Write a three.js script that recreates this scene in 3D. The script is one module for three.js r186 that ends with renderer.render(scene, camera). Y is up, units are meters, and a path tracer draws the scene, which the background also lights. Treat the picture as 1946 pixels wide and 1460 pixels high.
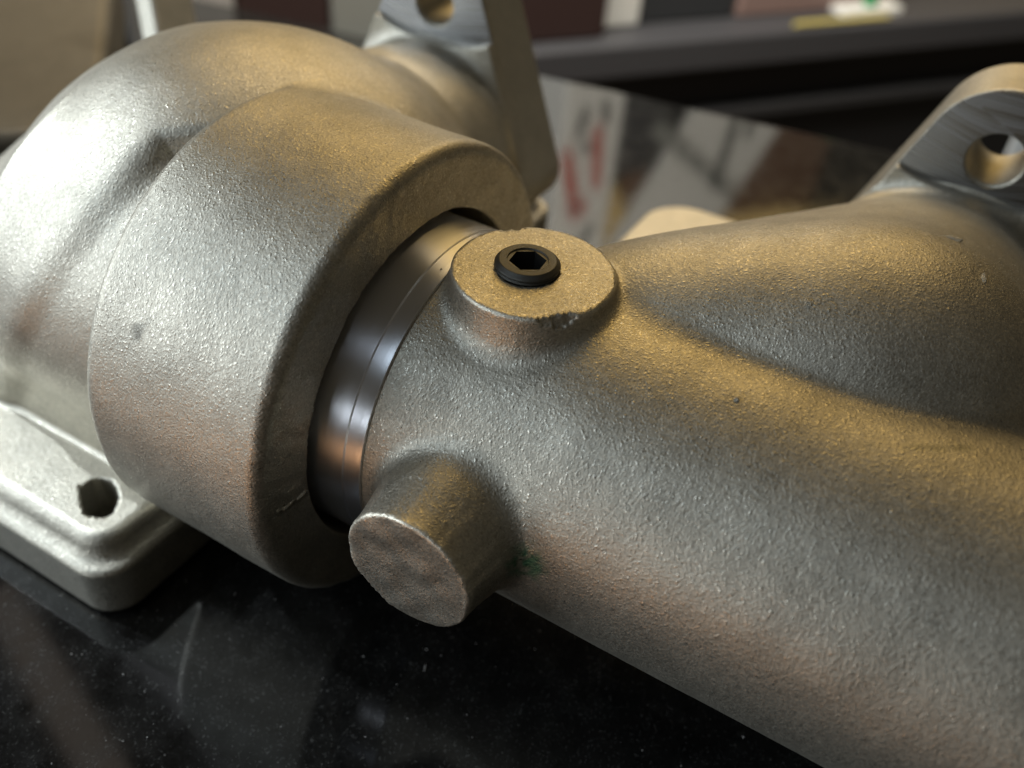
import * as THREE from 'three';
import { RoundedBoxGeometry } from 'three/addons/geometries/RoundedBoxGeometry.js';
import { mergeGeometries } from 'three/addons/utils/BufferGeometryUtils.js';
import { RectAreaLightUniformsLib } from 'three/addons/lights/RectAreaLightUniformsLib.js';

// Lengths below are in centimetres (U metres); the pipe axis lies along x, y is up, +z is towards the viewer.
const U = 0.01;
const V = (x, y, z) => new THREE.Vector3(x * U, y * U, z * U);

// ---------------------------------------------------------------- camera, light, exposure
const scene = new THREE.Scene();
const camera = new THREE.PerspectiveCamera(45.28, 4 / 3, 0.01, 20);
{
  const right = new THREE.Vector3(0.8596, 0.0711, -0.5061), down = new THREE.Vector3(0.3766, -0.7575, 0.5333), fwd = new THREE.Vector3(-0.3454, -0.649, -0.6779);
  const m = new THREE.Matrix4().makeBasis(right, down.negate(), fwd.negate());
  camera.quaternion.setFromRotationMatrix(m);
  camera.position.copy(V(4.0747, 8.5028, 8.2836));
}
camera.focus = 10.9 * U; camera.userData.fStop = 15;

const renderer = new THREE.WebGLRenderer({ antialias: true });
renderer.toneMapping = THREE.LinearToneMapping;
renderer.toneMappingExposure = 1;
renderer.shadowMap.enabled = true;
RectAreaLightUniformsLib.init();
scene.background = new THREE.Color().setRGB(0.047, 0.041, 0.030);

// az: compass angle from +z towards +x, el: height angle, seen from the castings
function lamp(az, el, dist, w, h, rgb, power) {
  const l = new THREE.RectAreaLight(new THREE.Color().setRGB(...rgb), power, w, h);
  const a = THREE.MathUtils.degToRad(az), e = THREE.MathUtils.degToRad(el), at = V(-1, 0.5, 0.5);
  l.position.set(at.x + dist * Math.sin(a) * Math.cos(e), at.y + dist * Math.sin(e), at.z + dist * Math.cos(a) * Math.cos(e));
  l.lookAt(at);
  scene.add(l);
  return l;
}
lamp(-60, 12, 1.6, 1.35, 0.62, [0.80, 0.90, 1.0], 6.2);      // wide window, lower panes
lamp(-46, 42, 1.6, 0.7, 0.3, [0.68, 0.84, 1.0], 5.0);       // window, upper pane
lamp(-157, 41, 1.7, 1.5, 1.0, [1.0, 0.67, 0.23], 1.9);       // warm ceiling lamp behind
// beams of daylight through the window that reach only the left end: on the elbow and on its base plate
for (const [az, el, at, power, cone] of [[-80, 40, V(-8.9, -1.2, 1.7), 3.2, 3.0], [-93, 52, V(-6.9, -2.1, 3.2), 2.6, 1.9]]) {
  const l = new THREE.SpotLight(new THREE.Color().setRGB(0.80, 0.90, 1.0), power, 0, THREE.MathUtils.degToRad(cone), 0.35, 2), a = THREE.MathUtils.degToRad(az), e = THREE.MathUtils.degToRad(el);
  l.position.set(at.x + 1.3 * Math.sin(a) * Math.cos(e), at.y + 1.3 * Math.sin(e), at.z + 1.3 * Math.cos(a) * Math.cos(e));
  l.target.position.copy(at); l.castShadow = true; scene.add(l, l.target);
}
lamp(-12, 5, 1.5, 0.34, 0.16, [0.82, 0.91, 1.0], 11);          // narrow bright strip low in front
lamp(-8, 48, 1.6, 0.7, 0.24, [0.72, 0.84, 1.0], 1.2);        // pale overhead light in front
lamp(-20, -24, 1.3, 1.0, 0.42, [1.0, 0.52, 0.24], 1.95);      // warm low light from the room in front
{
  const l = new THREE.RectAreaLight(new THREE.Color().setRGB(1.0, 0.93, 0.82), 38, 0.4, 0.18);   // lamp over the rear bench, turned away from the castings
  l.position.set(-0.15, 0.45, -0.25); l.lookAt(-0.3, 0.13, -0.7); scene.add(l);
}

for (const [x, z, w, h, yaw, rgb, power] of [[-1.109, -0.359, 0.075, 0.6, 73.2, [1, 0.84, 0.7], 0.7], [-0.894, -0.49, 0.07, 0.5, 78.8, [0.9, 0.95, 1], 0.55], [-0.336, -0.946, 0.06, 0.17, 16.5, [1, 0.9, 0.4], 1.1]]) {
  const l = new THREE.RectAreaLight(new THREE.Color().setRGB(...rgb), power, w, h);   // faint ceiling strips that the polished stone mirrors
  l.rotation.order = 'YXZ'; l.rotation.set(-Math.PI / 2, THREE.MathUtils.degToRad(yaw), 0); l.position.set(x, 1.5, z); scene.add(l);
}

// ---------------------------------------------------------------- helpers
function mulberry(a) { return () => { a = (a + 0x6d2b79f5) | 0; let t = Math.imul(a ^ (a >>> 15), 1 | a); t = (t + Math.imul(t ^ (t >>> 7), 61 | t)) ^ t; return ((t ^ (t >>> 14)) >>> 0) / 4294967296; }; }
const rnd = mulberry(11);
const TBL = new Float32Array(65536); for (let i = 0; i < 65536; i++) TBL[i] = rnd() * 2 - 1;
const h3 = (x, y, z) => TBL[(Math.imul(x, 73856093) ^ Math.imul(y, 19349663) ^ Math.imul(z, 83492791)) & 65535];
function noise3(x, y, z) {
  const X = Math.floor(x), Y = Math.floor(y), Z = Math.floor(z); let u = x - X, v = y - Y, w = z - Z;
  u = u * u * (3 - 2 * u); v = v * v * (3 - 2 * v); w = w * w * (3 - 2 * w);
  const a = h3(X, Y, Z), b = h3(X + 1, Y, Z), c = h3(X, Y + 1, Z), d = h3(X + 1, Y + 1, Z), e = h3(X, Y, Z + 1), f = h3(X + 1, Y, Z + 1), g = h3(X, Y + 1, Z + 1), h = h3(X + 1, Y + 1, Z + 1);
  const p = a + (b - a) * u, q = c + (d - c) * u, r = e + (f - e) * u, s = g + (h - g) * u, t = p + (q - p) * v;
  return t + (r + (s - r) * v - t) * w;
}
const clamp = (x, a, b) => (x < a ? a : x > b ? b : x), sstep = (a, b, x) => { const t = clamp((x - a) / (b - a), 0, 1); return t * t * (3 - 2 * t); };
const smin = (a, b, k) => { const h = Math.max(k - Math.abs(a - b), 0) / k; return Math.min(a, b) - h * h * k * 0.25; };
const smax = (a, b, k) => -smin(-a, -b, k);
function cone(x, y, z, a, b, ra, rb) {                 // capsule whose radius goes from ra to rb
  const ax = b[0] - a[0], ay = b[1] - a[1], az = b[2] - a[2], px = x - a[0], py = y - a[1], pz = z - a[2];
  const t = clamp((px * ax + py * ay + pz * az) / (ax * ax + ay * ay + az * az), 0, 1), dx = px - ax * t, dy = py - ay * t, dz = pz - az * t;
  return Math.sqrt(dx * dx + dy * dy + dz * dz) - (ra + (rb - ra) * t);
}
function rod(s, r, lo, hi, R, k) {                     // round bar: s along its axis, r from the axis; edges rounded by k
  const dx = Math.max(lo - s, s - hi) + k, dr = r - R + k;
  return Math.min(Math.max(dx, dr), 0) + Math.hypot(Math.max(dx, 0), Math.max(dr, 0)) - k;
}

// Surface of the solid f < 0, as quads of about `cell`, pulled onto the surface, with a fine cast unevenness; split into named parts.
function cast(f, lo, hi, cell, part, bump, paint) {
  const B = 8, n = [0, 1, 2].map((k) => Math.ceil((hi[k] - lo[k]) / cell / B)), N = n.map((k) => k * B + 2);
  const key = (i, j, k) => (i * N[1] + j) * N[2] + k, at = new Map(), pos = [], cells = [], s = new Float32Array(729);
  for (let bi = 0; bi < n[0]; bi++) for (let bj = 0; bj < n[1]; bj++) for (let bk = 0; bk < n[2]; bk++) {
    const x0 = lo[0] + bi * B * cell, y0 = lo[1] + bj * B * cell, z0 = lo[2] + bk * B * cell, half = B * cell / 2;
    if (Math.abs(f(x0 + half, y0 + half, z0 + half)) > half * 1.74 * 1.25 + 0.02) continue;
    for (let i = 0, q = 0; i < 9; i++) for (let j = 0; j < 9; j++) for (let k = 0; k < 9; k++, q++) s[q] = f(x0 + i * cell, y0 + j * cell, z0 + k * cell);
    for (let i = 0; i < 8; i++) for (let j = 0; j < 8; j++) for (let k = 0; k < 8; k++) {
      const c = (i * 9 + j) * 9 + k; let m = 0;
      for (let e = 0; e < 8; e++) if (s[c + (e & 1 ? 81 : 0) + (e & 2 ? 9 : 0) + (e & 4 ? 1 : 0)] < 0) m |= 1 << e;
      if (m === 0 || m === 255) continue;
      let sx = 0, sy = 0, sz = 0, cnt = 0;
      for (let a = 0; a < 8; a++) for (let d = 1; d < 8; d <<= 1) if (!(a & d)) {
        const b = a | d; if (((m >> a) & 1) === ((m >> b) & 1)) continue;
        const va = s[c + (a & 1 ? 81 : 0) + (a & 2 ? 9 : 0) + (a & 4 ? 1 : 0)], vb = s[c + (b & 1 ? 81 : 0) + (b & 2 ? 9 : 0) + (b & 4 ? 1 : 0)], t = va / (va - vb);
        sx += (a & 1 ? 1 : 0) + (d === 1 ? t : 0); sy += (a & 2 ? 1 : 0) + (d === 2 ? t : 0); sz += (a & 4 ? 1 : 0) + (d === 4 ? t : 0); cnt++;
      }
      const gi = bi * 8 + i, gj = bj * 8 + j, gk = bk * 8 + k;
      at.set(key(gi, gj, gk), pos.length / 3); cells.push(gi, gj, gk, m);
      pos.push(x0 + (i + sx / cnt) * cell, y0 + (j + sy / cnt) * cell, z0 + (k + sz / cnt) * cell);
    }
  }
  const nv = pos.length / 3, P = Float32Array.from(pos), Nn = new Float32Array(nv * 3), C = new Float32Array(nv * 3), e = cell * 0.25, w = [0, 0, 0];
  for (let v = 0; v < nv; v++) {
    let x = P[v * 3], y = P[v * 3 + 1], z = P[v * 3 + 2], gx, gy, gz;
    for (let it = 0; it < 3; it++) {
      gx = f(x + e, y, z) - f(x - e, y, z); gy = f(x, y + e, z) - f(x, y - e, z); gz = f(x, y, z + e) - f(x, y, z - e);
      const g2 = (gx * gx + gy * gy + gz * gz) / (4 * e * e) + 1e-9, d = clamp(f(x, y, z), -cell, cell) / g2 / (2 * e);
      if (it < 2) { x -= gx * d; y -= gy * d; z -= gz * d; }
    }
    const gl = Math.hypot(gx, gy, gz) + 1e-12; gx /= gl; gy /= gl; gz /= gl;
    const b0 = bump(x, y, z), ee = 0.012; w[0] = (bump(x + ee, y, z) - b0) / ee; w[1] = (bump(x, y + ee, z) - b0) / ee; w[2] = (bump(x, y, z + ee) - b0) / ee;
    P[v * 3] = x + gx * b0; P[v * 3 + 1] = y + gy * b0; P[v * 3 + 2] = z + gz * b0;
    gx -= w[0]; gy -= w[1]; gz -= w[2]; const l2 = Math.hypot(gx, gy, gz);
    Nn[v * 3] = gx / l2; Nn[v * 3 + 1] = gy / l2; Nn[v * 3 + 2] = gz / l2;
    const c = paint ? paint(x, y, z) : [1, 1, 1]; C[v * 3] = c[0]; C[v * 3 + 1] = c[1]; C[v * 3 + 2] = c[2];
  }
  const out = new Map();
  const tri = (a, b, c) => {
    const mx = (P[a * 3] + P[b * 3] + P[c * 3]) / 3, my = (P[a * 3 + 1] + P[b * 3 + 1] + P[c * 3 + 1]) / 3, mz = (P[a * 3 + 2] + P[b * 3 + 2] + P[c * 3 + 2]) / 3, name = part(mx, my, mz);
    let o = out.get(name); if (!o) out.set(name, (o = { p: [], n: [], c: [], uv: [], ix: [], map: new Map() }));
    const nx = Math.abs(Nn[a * 3] + Nn[b * 3] + Nn[c * 3]), ny = Math.abs(Nn[a * 3 + 1] + Nn[b * 3 + 1] + Nn[c * 3 + 1]), nz = Math.abs(Nn[a * 3 + 2] + Nn[b * 3 + 2] + Nn[c * 3 + 2]);
    const ax = nx > ny && nx > nz ? 0 : ny > nz ? 1 : 2;
    for (const v of [a, b, c]) {
      const k = v * 3 + ax; let i = o.map.get(k);
      if (i === undefined) {
        o.map.set(k, (i = o.p.length / 3));
        const x = P[v * 3], y = P[v * 3 + 1], z = P[v * 3 + 2];
        o.p.push(x * U, y * U, z * U); o.n.push(Nn[v * 3], Nn[v * 3 + 1], Nn[v * 3 + 2]); o.c.push(C[v * 3], C[v * 3 + 1], C[v * 3 + 2]);
        if (ax === 0) o.uv.push(z * U + 0.031, y * U); else if (ax === 1) o.uv.push(x * U, z * U + 0.017); else o.uv.push(x * U + 0.009, y * U + 0.013);
      }
      o.ix.push(i);
    }
  };
  for (let q = 0; q < cells.length; q += 4) {
    const i = cells[q], j = cells[q + 1], k = cells[q + 2], m = cells[q + 3], in0 = m & 1;
    const quad = (a, b, c, d, flip) => { if (a === undefined || b === undefined || c === undefined || d === undefined) return; if (flip) { tri(a, c, b); tri(a, d, c); } else { tri(a, b, c); tri(a, c, d); } };
    const g = (a, b, c) => at.get(key(a, b, c));
    if (j && k && in0 !== ((m >> 1) & 1)) quad(g(i, j - 1, k - 1), g(i, j, k - 1), g(i, j, k), g(i, j - 1, k), !in0);
    if (i && k && in0 !== ((m >> 2) & 1)) quad(g(i - 1, j, k - 1), g(i - 1, j, k), g(i, j, k), g(i, j, k - 1), !in0);
    if (i && j && in0 !== ((m >> 4) & 1)) quad(g(i - 1, j - 1, k), g(i, j - 1, k), g(i, j, k), g(i - 1, j, k), !in0);
  }
  const geos = {};
  for (const [name, o] of out) {
    const ge = new THREE.BufferGeometry();
    ge.setAttribute('position', new THREE.Float32BufferAttribute(o.p, 3)); ge.setAttribute('normal', new THREE.Float32BufferAttribute(o.n, 3));
    ge.setAttribute('color', new THREE.Float32BufferAttribute(o.c, 3)); ge.setAttribute('uv', new THREE.Float32BufferAttribute(o.uv, 2)); ge.setIndex(o.ix);
    geos[name] = ge;
  }
  return geos;
}

// ---------------------------------------------------------------- textures (tiling value noise)
function tileNoise(size, freq, seed) {
  const r = mulberry(seed), g = new Float32Array(freq * freq); for (let i = 0; i < g.length; i++) g[i] = r();
  const out = new Float32Array(size * size);
  for (let y = 0; y < size; y++) for (let x = 0; x < size; x++) {
    const fx = x / size * freq, fy = y / size * freq, X = Math.floor(fx), Y = Math.floor(fy); let u = fx - X, v = fy - Y; u = u * u * (3 - 2 * u); v = v * v * (3 - 2 * v);
    const X1 = (X + 1) % freq, Y1 = (Y + 1) % freq, a = g[Y * freq + X], b = g[Y * freq + X1], c = g[Y1 * freq + X], d = g[Y1 * freq + X1];
    out[y * size + x] = a + (b - a) * u + (c - a) * v + (a - b - c + d) * u * v;
  }
  return out;
}
function tex(size, fn, srgb) {
  const d = new Uint8Array(size * size * 4);
  for (let i = 0; i < size * size; i++) { const c = fn(i); d[i * 4] = clamp(c[0], 0, 1) * 255; d[i * 4 + 1] = clamp(c[1], 0, 1) * 255; d[i * 4 + 2] = clamp(c[2], 0, 1) * 255; d[i * 4 + 3] = 255; }
  const t = new THREE.DataTexture(d, size, size, THREE.RGBAFormat); t.wrapS = t.wrapT = THREE.RepeatWrapping; t.magFilter = t.minFilter = THREE.LinearFilter; if (srgb) t.colorSpace = THREE.SRGBColorSpace; t.needsUpdate = true; return t;
}
const TILE = 0.028;                                     // metres covered by one repeat of the cast grain
const SZ = 1024, nA = tileNoise(SZ, 64, 3), nB = tileNoise(SZ, 118, 5), nC = tileNoise(SZ, 220, 7), nD = tileNoise(SZ, 9, 9), nE = tileNoise(SZ, 300, 13);
const dots = (() => {                                     // rounded grains of sand left in the skin of the casting
  const h = new Float32Array(SZ * SZ), r = mulberry(77);
  for (let k = 0; k < 15000; k++) {
    const cx = r() * SZ, cy = r() * SZ, R = 4 + 5.5 * r() * r() + 2 * r(), up = r() < 0.72 ? 0.5 + 0.5 * r() : -0.5 - 0.5 * r(), n = Math.ceil(R);
    for (let j = -n; j <= n; j++) for (let i = -n; i <= n; i++) { const q = (i * i + j * j) / (R * R); if (q < 1) { const o = ((Math.floor(cy) + j + SZ) % SZ) * SZ + (Math.floor(cx) + i + SZ) % SZ; h[o] += up * (1 - q) * (1 - q); } }
  }
  return h;
})();
const grainBump = tex(SZ, (i) => { const v = 0.4 + 0.2 * dots[i] + 0.1 * (nC[i] - 0.5) + 0.12 * (nE[i] - 0.5); return [v, v, v]; });
const grainColor = tex(SZ, (i) => { let v = 0.70 + 0.16 * (nC[i] - 0.5) + 0.22 * (nE[i] - 0.5) + 0.1 * (nD[i] - 0.5) + 0.1 * clamp(dots[i], -1, 1.4); if (nE[i] > 0.9 && dots[i] > 0.3) v += 0.2; if (nC[i] < 0.03) v -= 0.15; return [v, v * 0.985, v * 0.96]; });
const grainRough = tex(SZ, (i) => { const v = 0.66 + 0.25 * (nE[i] - 0.5) + 0.16 * (nB[i] - 0.5) - (dots[i] > 0.9 ? 0.22 : 0); return [v, v, v]; });
for (const t of [grainBump, grainColor, grainRough]) t.repeat.set(1 / TILE, 1 / TILE);
const streakN = tileNoise(512, 256, 21), streakTex = (() => {           // turning / milling lines along u
  const r = mulberry(31), row = new Float32Array(512); for (let i = 0; i < 512; i++) row[i] = r();
  return tex(512, (i) => { const y = (i / 512) | 0; const v = 0.5 + 0.35 * (row[y] - 0.5) + 0.25 * (row[(y >> 2) * 4] - 0.5) + 0.08 * (streakN[i] - 0.5); return [v, v, v]; });
})();

const M = {};
M.cast = new THREE.MeshStandardMaterial({ name: 'cast_aluminium', color: new THREE.Color().setRGB(0.64, 0.605, 0.51), metalness: 0.88, roughness: 0.76, map: grainColor, roughnessMap: grainRough, bumpMap: grainBump, bumpScale: 0.8e-4, vertexColors: true });
M.castPlain = M.cast.clone(); M.castPlain.vertexColors = false; M.castPlain.name = 'cast_aluminium_plain';
M.milled = new THREE.MeshStandardMaterial({ name: 'milled_aluminium', color: new THREE.Color().setRGB(0.36, 0.365, 0.38), metalness: 1, roughness: 0.34 });
M.bored = new THREE.MeshStandardMaterial({ name: 'bored_aluminium', color: new THREE.Color().setRGB(0.62, 0.58, 0.5), metalness: 1, roughness: 0.28 });
{ const t = streakTex.clone(); t.repeat.set(1, 1 / 0.006); t.needsUpdate = true; M.bored.roughnessMap = t; M.bored.roughness = 0.55; M.bored.bumpMap = t; M.bored.bumpScale = 1.5e-5; }
{ const t = streakTex.clone(); t.repeat.set(1 / 0.06, 1 / 0.03); t.needsUpdate = true; M.milled.bumpMap = t; M.milled.roughnessMap = t; M.milled.roughness = 0.62; M.milled.bumpScale = 1.2e-5; }
M.steel = new THREE.MeshPhysicalMaterial({ name: 'turned_steel', color: new THREE.Color().setRGB(0.92, 0.92, 0.94), metalness: 1, roughness: 1.0, anisotropy: 0.88, anisotropyRotation: Math.PI / 2 });
{ const r = mulberry(61), row = new Float32Array(512); for (let i = 0; i < 512; i++) row[i] = r();
  const t = tex(512, (i) => { const y = (i / 512) | 0, v = 0.42 + 0.12 * (row[y] - 0.5) + 0.05 * (row[(y >> 3) * 8] - 0.5) + 0.05 * (streakN[i] - 0.5); return [v, v, v]; }); t.repeat.set(3, 1 / 0.012); t.needsUpdate = true; M.steel.roughnessMap = t; M.steel.bumpMap = t; M.steel.bumpScale = 2e-6; }
M.black = new THREE.MeshStandardMaterial({ name: 'black_oxide_steel', color: new THREE.Color().setRGB(0.085, 0.082, 0.072), metalness: 0.75, roughness: 0.42, bumpMap: grainBump, bumpScale: 1.5e-5 });
const flat = (name, r, g, b, rough = 0.7, metal = 0) => new THREE.MeshStandardMaterial({ name, color: new THREE.Color().setRGB(r, g, b), roughness: rough, metalness: metal });

// ---------------------------------------------------------------- naming
const used = new Map();
const numbered = (n) => { const k = used.get(n) || 0; used.set(n, k + 1); return k ? n + '_' + String(k).padStart(3, '0') : n; };
function tag(o, label, category, group, kind) { o.userData = {}; if (label) o.userData.label = label; if (category) o.userData.category = category; if (group) o.userData.group = group; if (kind) o.userData.kind = kind; return o; }
function mesh(name, geo, mat, parent = scene) { const o = new THREE.Mesh(geo, mat); o.name = parent === scene ? numbered(name) : name; o.castShadow = o.receiveShadow = true; parent.add(o); return o; }
function thing(name, label, category, at, group) { const o = new THREE.Group(); o.name = numbered(name); o.position.copy(at); scene.add(o); tag(o, label, category, group); return o; }
// parts are modelled in the scene's own axes: put them under a thing so that they keep their place
function under(o, name, geo, mat) { geo.translate(-o.position.x, -o.position.y, -o.position.z); return mesh(name, geo, mat, o); }
function boxUV(geo) {                                   // uv in metres from the three box directions
  const g = geo.index ? geo.toNonIndexed() : geo, p = g.attributes.position, n = g.attributes.normal, uv = new Float32Array(p.count * 2);
  for (let t = 0; t < p.count; t += 3) {
    let nx = 0, ny = 0, nz = 0; for (let k = t; k < t + 3; k++) { nx += n.getX(k); ny += n.getY(k); nz += n.getZ(k); }
    nx = Math.abs(nx); ny = Math.abs(ny); nz = Math.abs(nz);
    for (let k = t; k < t + 3; k++) { const x = p.getX(k), y = p.getY(k), z = p.getZ(k); if (nx > ny && nx > nz) uv.set([z, y], k * 2); else if (ny > nz) uv.set([x, z], k * 2); else uv.set([x, y], k * 2); }
  }
  g.setAttribute('uv', new THREE.BufferAttribute(uv, 2)); return g;
}

// ---------------------------------------------------------------- worktop
const TOP = -3.5;
{
  const sN = tileNoise(1024, 170, 41), sF = tileNoise(1024, 340, 43), sL = tileNoise(1024, 22, 45);
  const col = tex(1024, (i) => { let v = 0.065 + 0.05 * (sN[i] - 0.5) + 0.05 * sL[i]; if (sF[i] > 0.86 && sN[i] > 0.5) v += 0.2 * sL[i]; if (sN[i] > 0.9) v += 0.1; return [v, v * 0.99, v * 0.95]; }, true);
  const rgh = tex(1024, (i) => { const v = 0.08 + 0.05 * (sL[i] - 0.5) + 0.05 * (sF[i] - 0.5); return [v, v, v]; });
  col.repeat.set(1 / 0.05, 1 / 0.05); rgh.repeat.set(1 / 0.05, 1 / 0.05);
  M.stone = new THREE.MeshPhysicalMaterial({ name: 'polished_black_stone', color: 0xffffff, map: col, roughness: 0.9, roughnessMap: rgh, metalness: 0, ior: 1.48 });
  const s = new THREE.Shape(); s.moveTo(-60 * U, -11 * U); s.lineTo(30 * U, -11 * U); s.lineTo(30 * U, 24.9 * U); s.lineTo(-60 * U, 9.9 * U); s.closePath();
  let g = new THREE.ExtrudeGeometry(s, { depth: 3 * U, bevelEnabled: true, bevelThickness: 0.2 * U, bevelSize: 0.2 * U, bevelSegments: 3 });
  g.rotateX(-Math.PI / 2); g.translate(0, (TOP - 3.2) * U, 0);
  tag(mesh('worktop', boxUV(g), M.stone), 'polished black stone worktop under the castings', 'worktop', null, 'structure');
}

{
  const g = new THREE.IcosahedronGeometry(0.011 * U, 0), n = 420, dust = new THREE.InstancedMesh(g, flat('dust', 0.45, 0.43, 0.4, 0.9), n), m = new THREE.Matrix4(), q = new THREE.Quaternion(), r = mulberry(5);
  for (let i = 0; i < n; i++) { const k = 0.3 + r() * r() * 1.2; q.setFromEuler(new THREE.Euler(r() * 6, r() * 6, r() * 6)); m.compose(V(-7 + 14 * r(), TOP + 0.006 * k, -2 + 9 * r()), q, new THREE.Vector3(k * (r() < 0.06 ? 6 : 1), k * 0.6, k)); dust.setMatrixAt(i, m); }
  dust.name = 'dust'; scene.add(dust); tag(dust, 'pale dust specks scattered on the black stone worktop', 'dust', null, 'stuff');
}

// ---------------------------------------------------------------- flange outline, shared by the castings
function flangeShape(cx, grow = 0) {
  const cs = [[0, 2.4, 1.1], [1.72, -0.95, 0.72], [-1.72, -0.95, 0.72]], pts = [];
  for (let a = 0; a < 360; a += 3) { const t = a * Math.PI / 180, c = Math.cos(t), s = Math.sin(t); let best = null, bv = -1e9; for (const q of cs) { const v = q[0] * c + q[1] * s + q[2]; if (v > bv) { bv = v; best = q; } } pts.push(new THREE.Vector2((cx + best[0] + (best[2] + grow) * c) * U, (best[1] + (best[2] + grow) * s) * U)); }
  const out = []; pts.forEach((p, i) => { const q = pts[(i + 1) % pts.length], n = Math.max(1, Math.ceil(p.distanceTo(q) / (0.06 * U))); for (let k = 0; k < n; k++) out.push(p.clone().lerp(q, k / n)); });
  return out;
}
const FZ = -7, FT = 1.35;
function flangeParts(o, cx) {
  const outline = flangeShape(cx, -0.06), shape = new THREE.Shape(outline);
  const hole = new THREE.Path(); hole.absarc(cx * U, 2.4 * U, 0.47 * U, 0, Math.PI * 2, true); shape.holes.push(hole);
  const g = new THREE.ExtrudeGeometry(shape, { depth: (FT - 0.12) * U, bevelEnabled: true, bevelThickness: 0.06 * U, bevelSize: 0.06 * U, bevelSegments: 3, curveSegments: 48 });
  g.translate(0, 0, (FZ - FT + 0.04) * U);
  under(o, 'flange', boxUV(g), M.castPlain);
  // milled seat around the bolt hole: the outline cut by the round of the cutter
  const pts = []; for (const p of flangeShape(cx, -0.015)) if (Math.hypot(p.x - cx * U, p.y - 5.22 * U) < 3.53 * U && p.y > 0) pts.push(p);
  const a0 = pts.filter((p) => p.x < cx * U).sort((a, b) => a.y - b.y)[0], a1 = pts.filter((p) => p.x > cx * U).sort((a, b) => a.y - b.y)[0];
  const ang = (p) => Math.atan2(p.y - 5.22 * U, p.x - cx * U), upper = pts.sort((a, b) => Math.atan2(b.y - 2 * U, b.x - cx * U) - Math.atan2(a.y - 2 * U, a.x - cx * U));
  const arc = []; const t0 = ang(a1), t1 = ang(a0); for (let k = 1; k < 40; k++) { const t = t0 + (t1 - t0) * k / 40; arc.push(new THREE.Vector2(cx * U + 3.53 * U * Math.cos(t), 5.22 * U + 3.53 * U * Math.sin(t))); }
  // walk clockwise along the outline from the left end over the ear to the right end, then back along the arc
  const wrap = (p) => { let t = Math.atan2(p.y - 1.6 * U, p.x - cx * U); if (t < -Math.PI / 2) t += Math.PI * 2; return t; };
  const ring = pts.slice().sort((a, b) => wrap(b) - wrap(a)).concat(arc), seat = new THREE.Shape(ring), h2 = new THREE.Path(); h2.absarc(cx * U, 2.4 * U, 0.45 * U, 0, Math.PI * 2, true); seat.holes.push(h2);
  const sg = new THREE.ExtrudeGeometry(seat, { depth: 0.03 * U, bevelEnabled: false, curveSegments: 48 }); sg.translate(0, 0, (FZ - 0.005) * U);
  const sp = sg.attributes.position, su = sg.attributes.uv; for (let i = 0; i < sp.count; i++) { const dx = sp.getX(i) - cx * U, dy = sp.getY(i) - 5.22 * U; su.setXY(i, Math.atan2(dx, -dy) * 0.03, Math.hypot(dx, dy)); }
  under(o, 'machined_seat', sg, M.milled);   // uv follows the sweep of the cutter
  const bh = new THREE.LatheGeometry([[0.47, -FT - 0.02], [0.45, -FT + 0.05], [0.45, -0.03], [0.475, 0.02]].map(([r, y]) => new THREE.Vector2(r * U, y * U)), 64);
  bh.rotateX(Math.PI / 2); bh.translate(cx * U, 2.4 * U, FZ * U);
  under(o, 'bolt_hole', bh, M.bored);
}
// the cast web that wraps the foot of a flange and is cut back by the milling cutter
function flangeWeb(x, y, z, cx) {
  const X = x - cx; let d = -1e9; const ax = Math.abs(X);
  // hull of the three rounds, as a distance to the triangle of their centres with a varying radius
  d = Math.min(cone(ax, y, 0, [0, 2.4, 0], [1.72, -0.95, 0], 1.08, 0.70), ax < 1.72 && y > -1.63 && y < 2.4 && ax < 1.72 * (2.4 - y) / 3.35 ? -0.6 : 9);
  d = Math.min(d, Math.max(ax - 1.72, Math.abs(y + 0.95) - 0.68));
  return Math.max(d, Math.abs(z - (FZ - 0.5)) - 0.66);
}
const cut = (x, y, z, cx) => Math.max(Math.hypot(x - cx, y - 5.22) - 3.53, FZ - 0.03 - z);

const fine = (x, y, z) => 0.0012 * noise3(x * 9, y * 9, z * 9) + 0.0012 * noise3(x * 17 + 5, y * 17, z * 17) + 0.010 * noise3(x * 1.3, y * 1.3, z * 1.3 + 9);

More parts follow.
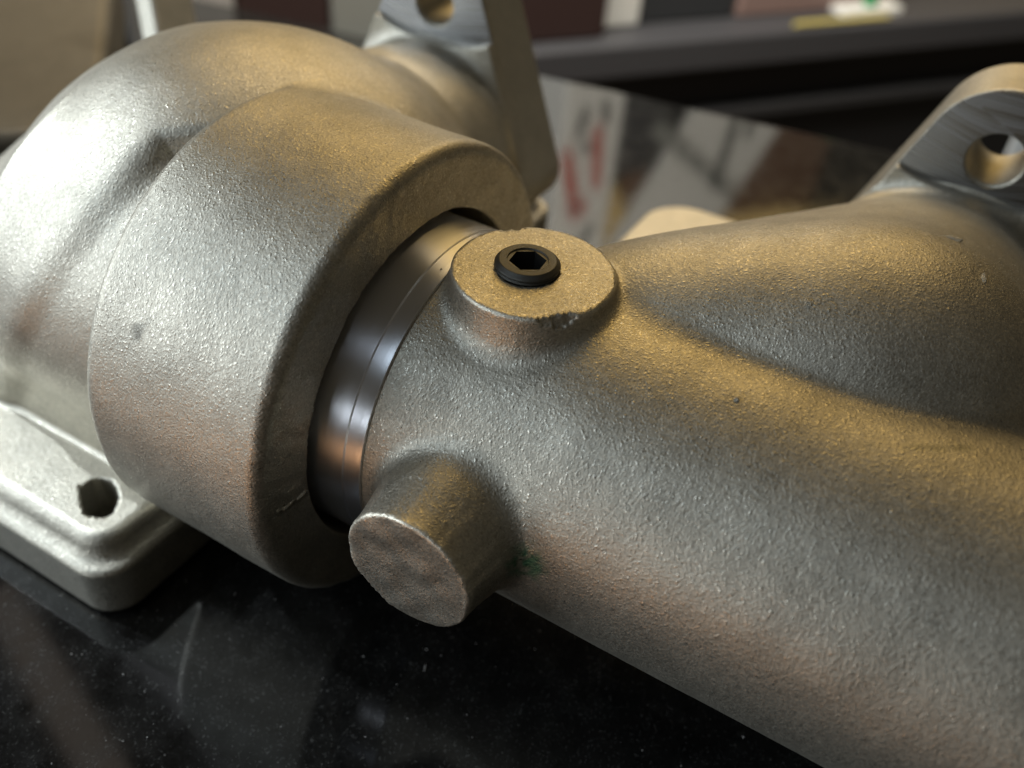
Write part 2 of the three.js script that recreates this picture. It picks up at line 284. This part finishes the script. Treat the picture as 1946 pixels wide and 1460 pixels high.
// ---------------------------------------------------------------- right casting
{
  const CX = 4.28, o = thing('pipe_casting', 'sand-cast aluminium pipe with two round bosses, nearest casting, running out at the right', 'casting', V(2, TOP, 0));
  const A = [CX, -0.47, -7.2];
  const fan = [[[0.75, 0.52, -0.95], 1.61], [[1.4, 0.7, -1.27], 1.7], [[2.2, 0.85, -1.57], 1.82], [[3.2, 0.96, -1.92], 1.99], [[4.0, 1.02, -2.25], 2.05]];
  const log = (x, y, z) => rod(x, Math.hypot(y, z), -1.02, 30, 2.17 + 0.06 * sstep(0.2, -1.0, x), 0.09);
  const boss = (x, y, z) => { const r = Math.hypot(x, z); return rod(y, r + 0.0 * y, 0, 2.44, 1.0 + 0.07 * sstep(2.4, 1.8, y), 0.05); };
  const side = (x, y, z) => { const r = Math.hypot(x - 0.28, y - 0.03 * z) + (z > 2.4 ? 0.011 * noise3(x * 5, y * 5, 7) + 0.007 * noise3(x * 11, y * 11, 3) : 0); return rod(z + 0.02 * noise3(x * 4, y * 4, 1), r, 0, 3.0, 0.83 + 0.13 * sstep(3.0, 2.0, z), 0.035); };
  const runner = (x, y, z) => { let d = 9; for (const [b, r] of fan) d = smin(d, cone(x, y, z, A, b, 1.72, r), 0.5); return d; };
  const f = (x, y, z) => {
    let d = smin(log(x, y, z), runner(x, y, z), 0.16);
    if (z < -5) { d = smin(d, smax(flangeWeb(x, y, z, CX), -cut(x, y, z, CX), 0.05), 0.45); d = Math.max(d, FZ - FT + 0.2 - z, -Math.max(Math.hypot(x - CX, y - 2.4) - 0.5, z + 6.6)); }
    d = smin(d, boss(x, y, z), 0.15); d = smin(d, side(x, y, z), 0.24);
    d = smax(d, -1.02 - x, 0.06);
    { const u = (x - 0.74) * -0.67 + (z - 0.67) * 0.74, v = Math.hypot(x, z) - 1.02, w = y - 2.45, q = Math.hypot(u / 0.21, v / 0.1, w / 0.12); if (q < 2.5) d = Math.max(d, (1 - q + 0.28 * noise3(x * 10, y * 10, z * 10) + 0.15 * noise3(x * 23, y * 23, z * 23)) * 0.09); }   // ragged chip in the boss rim
    d = Math.max(d, -Math.max(Math.hypot(x + 0.09, z) - 0.375, 1.9 - y));
    d = smin(d, cone(x, y, z, [-0.98, 1.8, 0.3], [-1.07, 2.28, 0.4], 0.085, 0.02), 0.06);   // burr on the lip
    return d;
  };
  const part = (x, y, z) => {
    const l = Math.min(log(x, y, z), 9), b = boss(x, y, z), s = side(x, y, z);
    if (b < 0.12 && y > 1.7 && b < l) return 'top_boss'; if (s < 0.12 && s < l) return 'side_boss';
    return runner(x, y, z) < l - 0.02 ? 'runner' : 'pipe';
  };
  const seam = [[3.3, 2.09, 0.5], [3.68, 2.1, 0.45], [4.14, 2.12, 0.34], [4.67, 2.15, 0.1], [5.05, 2.14, -0.16], [5.23, 2.09, -0.49]];
  const paint = (x, y, z) => {
    let r = 1, g = 1, b = 1;
    const q = Math.hypot(x - 1.34, y - 0.16, z - 2.14), n = noise3(x * 14, y * 14, z * 14);
    const gr = sstep(0.34, 0.08, q + 0.16 * n) * (n > -0.35 ? 1 : 0.25) * 0.8; r *= 1 - 0.93 * gr; g *= 1 - 0.45 * gr; b *= 1 - 0.66 * gr;   // rubbed green paint mark
    let sd = 9; for (let i = 0; i + 1 < seam.length; i++) sd = Math.min(sd, cone(x, y, z, seam[i], seam[i + 1], 0, 0));
    const sm = sstep(0.075, 0.0, sd + 0.03 * n) * sstep(-0.1, 0.5, noise3(x * 5, y * 5, z * 5)) * 0.55; r *= 1 - sm; g *= 1 - sm * 0.95; b *= 1 - sm;  // dark dirt along the parting line
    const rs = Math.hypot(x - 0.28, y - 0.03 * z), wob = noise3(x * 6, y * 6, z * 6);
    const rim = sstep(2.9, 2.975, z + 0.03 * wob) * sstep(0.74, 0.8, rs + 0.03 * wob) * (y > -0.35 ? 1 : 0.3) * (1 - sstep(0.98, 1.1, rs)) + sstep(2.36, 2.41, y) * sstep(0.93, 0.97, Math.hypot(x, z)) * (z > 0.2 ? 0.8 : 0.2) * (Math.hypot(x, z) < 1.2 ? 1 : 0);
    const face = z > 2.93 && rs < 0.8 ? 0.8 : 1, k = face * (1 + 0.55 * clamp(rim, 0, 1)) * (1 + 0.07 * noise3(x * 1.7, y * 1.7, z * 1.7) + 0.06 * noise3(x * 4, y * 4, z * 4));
    return [r * k, g * k, b * k];
  };
  const geos = cast(f, [-1.3, -2.5, -8.2], [9.5, 4.0, 3.3], 0.05, part, fine, paint);
  for (const [name, g] of Object.entries(geos)) under(o, name, g, M.cast);
  const r = mulberry(3);
  for (const [x, y, z, a, b, c, turn] of [[4.148, 2.935, -2.99, 0.13, 0.03, 0.055, 0.3], [3.037, 2.724, -0.915, 0.06, 0.022, 0.05, 1.0], [4.623, 2.977, -2.209, 0.03, 0.02, 0.075, 0.4], [2.796, 2.13, 0.446, 0.03, 0.02, 0.03, 0]]) {
    const fl = new THREE.IcosahedronGeometry(1, 1), fp = fl.attributes.position, seen = new Map();
    for (let i = 0; i < fp.count; i++) { const k = [fp.getX(i), fp.getY(i), fp.getZ(i)].map((v) => v.toFixed(3)).join(); if (!seen.has(k)) seen.set(k, 0.7 + 0.5 * r()); const m = seen.get(k); fp.setXYZ(i, fp.getX(i) * m, fp.getY(i) * m, fp.getZ(i) * m); }
    fl.scale(a * U, b * U, c * U); fl.computeVertexNormals(); fl.rotateX(0.35); fl.rotateY(turn); fl.translate(x * U, y * U, z * U);
    under(o, 'casting_flake', fl, M.castPlain);
  }
  flangeParts(o, CX);
  const s = new THREE.Shape(), x0 = -2.2, x1 = 10, z0 = -11.3, z1 = -3, rc = 1.0;   // base plate, drawn in x and -z
  s.moveTo((x0 + rc) * U, -z0 * U); s.lineTo(x1 * U, -z0 * U); s.lineTo(x1 * U, -z1 * U); s.lineTo(x0 * U, -z1 * U); s.lineTo(x0 * U, (-z0 - rc) * U); s.absarc((x0 + rc) * U, (-z0 - rc) * U, rc * U, Math.PI, Math.PI / 2, true);
  const g = new THREE.ExtrudeGeometry(s, { depth: 0.85 * U, bevelEnabled: true, bevelThickness: 0.1 * U, bevelSize: 0.1 * U, bevelSegments: 3, curveSegments: 24 });
  g.rotateX(-Math.PI / 2); g.translate(0, (TOP + 0.02 + 0.1) * U, 0);
  under(o, 'base_plate', boxUV(g), M.castPlain);
}

// ---------------------------------------------------------------- left casting
{
  const CX = -6.16, o = thing('elbow_casting', 'sand-cast aluminium elbow with wide socket collar, standing left on its base plate', 'casting', V(-6, TOP, -2));
  const collar = (x, y, z) => rod(x, Math.hypot(y, z) + 0.004 * noise3(x * 2, y * 2, z * 2), -4.45, -1.59 + 0.01 * noise3(5, y * 4, z * 4) + 0.006 * noise3(9, y * 11, z * 11), 3.34, 0.19);
  const bulb = (x, y, z) => smax(smin(Math.hypot(x + 5.66, y + 0.79, z + 1.26) - 4.17, cone(x, y, z, [-5.75, -0.8, -1.28], [-12, -4.5, -1.5], 4.1, 3.4), 0.3), (x + 6.9 - 0.67 * y - 0.11 * z - 1.3 * Math.max(0, 0.75 - z)) / 1.4, 0.4);
  const runner = (x, y, z) => smin(cone(x, y, z, [-6.2, -0.72, -2.2], [-6.1, -0.4, -5.5], 3.62, 2.25), cone(x, y, z, [-6.1, -0.4, -5], [CX, -0.33, -7.4], 2.0, 1.75), 0.5);
  const elbow = (x, y, z) => smin(bulb(x, y, z), runner(x, y, z), 0.55);
  const neck = (x, y, z) => smin(rod(x, Math.hypot(y, z), -7.4, -4, 2.68, 0.1), Math.max(Math.abs(z) - 2.38, Math.abs(x + 6.8) - 2.4, y + 1.15), 0.15);
  const P5 = [[-5.66, 3.03], [-5.64, 2.87], [-5.56, 2.76], [-5.42, 2.72], [-5.3, 2.74], [-5.1, 2.86], [-4.97, 3.08], [-4.99, 3.2], [-5.18, 3.29], [-5.27, 3.3], [-5.42, 3.2]].map(([x, z]) => [-5.34 + (x + 5.34) * 1.14, 3.0 + (z - 3.0) * 1.14]);
  const five = (x, z) => {                                                   // distance to the ragged five-sided stud hole
    let d = 1e9, inside = false;
    for (let i = 0, j = P5.length - 1; i < P5.length; j = i++) {
      const [ax, az] = P5[j], [bx, bz] = P5[i], ex = bx - ax, ez = bz - az, t = clamp(((x - ax) * ex + (z - az) * ez) / (ex * ex + ez * ez), 0, 1);
      d = Math.min(d, Math.hypot(x - ax - ex * t, z - az - ez * t)); if ((az > z) !== (bz > z) && x < (ex * (z - az)) / ez + ax) inside = !inside;
    }
    return inside ? -d : d;
  };
  const slab = (x, y, z, x0, x1, z0, z1, y0, y1, r, k) => {                   // flat plate with round corners (r) and soft edges (k)
    const qx = Math.abs(x - (x0 + x1) / 2) - (x1 - x0) / 2 + r, qz = Math.abs(z - (z0 + z1) / 2) - (z1 - z0) / 2 + r, a = Math.min(Math.max(qx, qz), 0) + Math.hypot(Math.max(qx, 0), Math.max(qz, 0)) - r + k, b = Math.abs(y - (y0 + y1) / 2) - (y1 - y0) / 2 + k;
    return Math.min(Math.max(a, b), 0) + Math.hypot(Math.max(a, 0), Math.max(b, 0)) - k;
  };
  const base = (x, y, z) => smin(slab(x, y, z, -20, -4.28, -9.6, 3.93, -3.43, -2.5, 0.55, 0.1), slab(x, y, z, -20, -4.52, -9.3, 3.68, -3.2, -2.1, 0.5, 0.2), 0.34);
  const f = (x, y, z) => {
    let d = smin(neck(x, y, z), elbow(x, y, z), 0.22);
    if (z < -5) { d = smin(d, smax(flangeWeb(x, y, z, CX), -cut(x, y, z, CX), 0.05), 0.5); d = Math.max(d, FZ - FT + 0.2 - z, -Math.max(Math.hypot(x - CX, y - 2.4) - 0.5, z + 6.6)); }
    d = smin(d, collar(x, y, z), 0.12);
    d = smax(d, -rod(x, Math.hypot(y, z), -2.9, 5, 2.455, 0.02), 0.05);
    d = smin(d, cone(x, y, z, [-1.58, -0.06, 3.03], [-1.585, -0.17, 2.5], 0.022, 0.022), 0.03);
    d = Math.max(d, -3.0 - y);
    if (y < 0) { d = smin(d, base(x, y, z), 0.1); if (z > 2.2 && y < -1.8) d = Math.max(d, -five(x, z) - 0.02 * noise3(x * 9, y * 4, z * 9)); }
    return d;
  };
  const part = (x, y, z) => (collar(x, y, z) < 0.06 ? 'collar' : base(x, y, z) < 0.05 ? 'base_plate' : z < -6.2 && flangeWeb(x, y, z, CX) < 0.15 ? 'flange' : 'elbow');
  const paint = (x, y, z) => { const n = noise3(x * 12, y * 12, z * 12), q = Math.min(Math.hypot(x + 3.63, y - 1.65, z - 2.86) / 0.13, Math.hypot(x + 3.52, y - 1.8, z - 2.76) / 0.07); const k = 1 - 0.55 * sstep(1.2, 0.4, q + 0.4 * n); const m = k * (1 + 0.07 * noise3(x * 1.3, y * 1.3, z * 1.3) + 0.06 * noise3(x * 3.7, y * 3.7, z * 3.7)); return [m, m, m]; };
  const geos = cast(f, [-12.5, -3.6, -9.9], [-1.4, 4.2, 4.1], 0.05, part, fine, paint);
  for (const [name, g] of Object.entries(geos)) under(o, name, g, M.cast);
  flangeParts(o, CX);
}

// ---------------------------------------------------------------- sleeve and plug
{
  const o = thing('sleeve_ring', 'polished turned steel sleeve ring between the wide collar and the pipe end', 'steel ring', V(-1.5, 0, 0));
  const prof = [[[2.1, -2.85], [2.22, -2.85]], [[2.22, -2.85], [2.30, -2.78]], [[2.30, -2.78], [2.30, -1.19]], [[2.30, -1.19], [2.28, -1.175]], [[2.28, -1.175], [2.27, -0.95]], [[2.27, -0.95], [2.1, -0.95]]];
  const g = mergeGeometries(prof.map((seg) => new THREE.LatheGeometry(seg.map(([r, y]) => new THREE.Vector2(r * U, (y + 1.5) * U)), 200))); g.rotateZ(-Math.PI / 2);
  const p = g.attributes.position, uv = g.attributes.uv; for (let i = 0; i < p.count; i++) uv.setXY(i, Math.atan2(p.getZ(i), p.getY(i)) / (2 * Math.PI), p.getX(i));
  const gi = g.toNonIndexed(); const q = gi.attributes.position, u2 = gi.attributes.uv;
  for (let t = 0; t < q.count; t += 3) { let m = Math.max(u2.getX(t), u2.getX(t + 1), u2.getX(t + 2)); for (let k = t; k < t + 3; k++) if (m - u2.getX(k) > 0.5) u2.setX(k, u2.getX(k) + 1); }
  mesh('sleeve', gi, M.steel, o);
}
{
  const at = V(-0.09, 2.44, 0.0), o = thing('threaded_plug', 'black hex-socket plug screwed into the top of the upright boss', 'plug', at);
  const prof = [[0.25, 0.112], [0.335, 0.115], [0.35, 0.108], [0.362, 0.09], [0.385, 0.078], [0.397, 0.062], [0.397, 0.045], [0.385, 0.034], [0.368, 0.03], [0.385, 0.022], [0.397, 0.01], [0.39, -0.01], [0.36, -0.02], [0.36, -0.15]];
  mesh('threaded_body', new THREE.LatheGeometry(prof.map(([r, y]) => new THREE.Vector2(r * U, y * U)), 96), M.black, o);
  const ring = new THREE.Shape(); ring.absarc(0, 0, 0.268 * U, 0, Math.PI * 2);
  const hex = new THREE.Path(); for (let k = 0; k < 6; k++) { const a = k * Math.PI / 3 + Math.PI / 2 + 0.12, x = 0.228 * U * Math.cos(a), y = 0.228 * U * Math.sin(a); k ? hex.lineTo(x, y) : hex.moveTo(x, y); } hex.closePath(); ring.holes.push(hex);
  const hg = new THREE.ExtrudeGeometry(ring, { depth: 0.32 * U, bevelEnabled: false, curveSegments: 48 }); hg.rotateX(-Math.PI / 2); hg.translate(0, -0.225 * U, 0);
  const floor = new THREE.CylinderGeometry(0.26 * U, 0.26 * U, 0.02 * U, 32); floor.translate(0, -0.19 * U, 0);
  M.socket = M.black.clone(); M.socket.name = 'socket_steel'; M.socket.color.setRGB(0.07, 0.068, 0.062); mesh('hex_socket', mergeGeometries([hg.index ? hg.toNonIndexed() : hg, floor.toNonIndexed()]), M.socket, o);
  const lip = new THREE.LatheGeometry([[0.255, 0.114], [0.25, 0.1], [0.244, 0.094]].map(([r, y]) => new THREE.Vector2(r * U, y * U)), 64);
  mesh('countersink', lip, M.black, o);
}

// ---------------------------------------------------------------- casting behind at the left
{
  const o = thing('box_casting', 'tan flat-sided casting standing behind the elbow at the left edge', 'casting', V(-20, TOP, -6));
  const e = [0.735, 0.679], n = [-0.679, 0.735], g = new RoundedBoxGeometry(13 * U, 2.2 * U, 17 * U, 4, 0.35 * U); g.rotateY(-Math.atan2(e[1], e[0]));
  g.translate((-16.8 + n[0] * 8.5 - e[0] * 1) * U, -2.12 * U, (-7.6 + n[1] * 8.5 - e[1] * 1) * U);
  M.castTan = M.castPlain.clone(); M.castTan.name = 'cast_tan'; M.castTan.color.setRGB(0.19, 0.17, 0.13); M.castTan.metalness = 0.5;
  under(o, 'cover', boxUV(g), M.castTan);
  const rg = new RoundedBoxGeometry(0.62 * U, 6 * U, 1.4 * U, 4, 0.12 * U); rg.rotateZ(0.42); rg.rotateX(-0.36); rg.translate(-14.9 * U, -0.2 * U, -8 * U);
  under(o, 'rib', boxUV(rg), M.castPlain);
}

// ---------------------------------------------------------------- background: lower bench with cartons on it
const BY = -13;
{
  const o = thing('bench', 'blurred dark bench with grey front edge behind the stone worktop', 'bench', V(-10, BY, -60));
  const L = Math.hypot(24.6, 32.3), ang = Math.atan2(32.3, 24.6), mid = [(-22 + 2.6) / 2, (-42.7 - 75) / 2];
  const dir = [24.6 / L, -32.3 / L], back = [dir[1], -dir[0]];   // away from the viewer
  const put = (w, h, d, along, y, depth) => { const g = new RoundedBoxGeometry(w * U, h * U, d * U, 2, Math.min(h, d) * 0.12 * U); g.rotateY(ang); g.translate((mid[0] + dir[0] * along + back[0] * depth) * U, y * U, (mid[1] + dir[1] * along + back[1] * depth) * U); return g; };
  under(o, 'bench_top', put(120, 2.3, 60, 0, BY - 1.15, 30), flat('bench_edge', 0.055, 0.055, 0.06, 0.5));
  under(o, 'bench_front', put(120, 40, 2, 0, BY - 23, 3), flat('bench_front', 0.012, 0.012, 0.013, 0.6));
  under(o, 'rail', put(120, 0.8, 1, 0, BY - 6.2, 1.4), flat('bench_rail', 0.04, 0.04, 0.042, 0.5));

  // cartons and papers on the bench: [along the bench, height, depth behind its edge]
  const box = (name, label, cat, s0, s1, y0, y1, off, depth, mat, group, rot = 0) => {
    const w = s1 - s0, h = y1 - y0, g = new RoundedBoxGeometry(w * U, h * U, depth * U, 2, Math.min(0.25, depth * 0.2, h * 0.2) * U); if (rot) g.rotateZ(rot); g.rotateY(ang);
    const s = (s0 + s1) / 2, px = mid[0] + dir[0] * s + back[0] * (off + depth / 2), pz = mid[1] + dir[1] * s + back[1] * (off + depth / 2);
    const t = thing(name, label, cat, V(px, y0, pz), group); g.translate(0, h / 2 * U, 0); mesh(name === 'paper_sheet' ? 'sheet' : 'shell', g, mat, t); t.userData.turn = undefined; delete t.userData.turn; return t;
  };
  const print = (t, name, w, h, x, y, z, mat, rot = 0) => { const g = new RoundedBoxGeometry(w * U, h * U, 0.06 * U, 1, 0.02 * U); g.rotateZ(rot); g.translate(x * U, y * U, z * U); g.rotateY(ang); mesh(name, g, mat, t); };
  const white = flat('white_card', 0.72, 0.72, 0.68), redInk = flat('red_ink', 0.5, 0.09, 0.06), darkInk = flat('dark_ink', 0.12, 0.13, 0.12), wine = flat('wine_card', 0.03, 0.013, 0.011), grey = flat('dark_grey_card', 0.025, 0.027, 0.03), rose = flat('brown_rose_card', 0.24, 0.16, 0.14), brown = flat('brown_card', 0.14, 0.07, 0.035), olive = flat('olive_card', 0.2, 0.16, 0.05), yellow = flat('yellow_paint', 0.5, 0.42, 0.12, 0.35), green = flat('green_plastic', 0.02, 0.3, 0.1);
  const c1 = box('tall_carton', 'tall white carton with red print, blurred behind the stone worktop', 'carton', -16.7, -11.8, BY, 28, 3, 8, white);
  for (const [w, h, x, y, r] of [[0.9, 6, -1.2, 30.5, -0.25], [0.8, 5, 0.7, 28.5, -0.12], [1.5, 1.2, -0.4, 32.5, 0.3]]) print(c1, 'red_mark', w, h, x, y, 4.0, redInk, r);
  for (const [w, h, x, y, r] of [[0.8, 2.2, -0.9, 25.6, 0.2], [0.7, 1.8, 0.9, 25.0, -0.3], [1.2, 0.6, -0.3, 27.6, 0.4], [0.7, 4, 0.2, 36, 0.5]]) print(c1, 'dark_mark', w, h, x, y, 4.0, darkInk, r);
  box('wine_red_carton', 'low wine red carton at the left of the tall white carton', 'carton', -22, -15.2, BY, -4, 1.4, 1.5, wine);
  const c2 = box('dark_carton', 'dark grey carton at the right of the tall white carton', 'carton', -11.6, -4.1, BY, 17.5, 3.2, 8, grey);
  print(c2, 'pale_stripe', 0.7, 5, -2.4, 4.6, 4.0, flat('pale_grey_ink', 0.3, 0.3, 0.3), -0.6);
  const c3 = box('rose_carton', 'brownish pink carton behind the yellow rod', 'carton', -3.9, 9, BY, 2, 3, 8, rose);
  print(c3, 'red_mark', 3.2, 3, -3.6, 4, 4.0, wine);
  const sh = box('leaning_folder', 'white folder leaning above the pink carton', 'folder', -7.6, 1.0, 2.2, 26, 1.6, 0.5, white, undefined, 0.45);
  for (const [w, h, x, y] of [[0.9, 9, 0.2, 12], [0.7, 7, 2.0, 9]]) print(sh, 'dark_mark', w, h, x, y, 0.28, darkInk, 0.1);
  print(sh, 'grey_band', 1.2, 11, -2.4, 14, 0.28, flat('grey_ink', 0.25, 0.26, 0.24), -0.9);
  const c4 = box('brown_carton', 'large brown carton with olive panel behind the leaning folder', 'carton', -2, 17, BY, 29, 12, 6, brown);
  print(c4, 'olive_panel', 8, 6, -4, 35, 3.0, olive);
  box('small_white_carton', 'small pale carton with wine stripe behind the elbow casting', 'carton', -44, -38.2, BY, 9, 3, 8, flat('grey_card', 0.35, 0.34, 0.32));
  box('red_carton', 'dull red carton beside the small pale carton', 'carton', -38.1, -32.8, BY, 7, 3.2, 8, wine);
  box('grey_white_carton', 'pale grey carton beside the dull red carton', 'carton', -32.7, -28.5, BY, 9, 3, 8, flat('pale_grey_card', 0.22, 0.23, 0.21));
  const rod2 = new THREE.CylinderGeometry(0.2 * U, 0.2 * U, 8.2 * U, 24); rod2.rotateZ(Math.PI / 2); rod2.rotateY(ang);
  const at2 = V(mid[0] + dir[0] * 3.4 + back[0] * 0.6, BY + 0.21, mid[1] + dir[1] * 3.4 + back[1] * 0.6);
  const yr = mesh('yellow_rod', rod2, yellow); yr.position.copy(at2); tag(yr, 'thin yellow rod lying along the front edge of the bench', 'rod');
  box('paper_sheet', 'white paper with green cap on the bench behind the yellow rod', 'paper', 4.2, 9.6, BY, BY + 0.5, 1.4, 2.4, white);
  box('green_cap', 'small green cap standing on the white paper', 'cap', 6.6, 7.4, BY + 0.5, BY + 1.6, 1.8, 0.8, green);
  const wp = new RoundedBoxGeometry(4.6 * U, 40 * U, 0.6 * U, 2, 0.1 * U); wp.translate(2.3 * U, 0, 0);
  const wo = mesh('white_panel', wp, white); wo.position.copy(V(4.75, -21, -26)); tag(wo, 'white panel glimpsed through the bolt hole of the right flange', 'panel');
}
renderer.render(scene, camera);
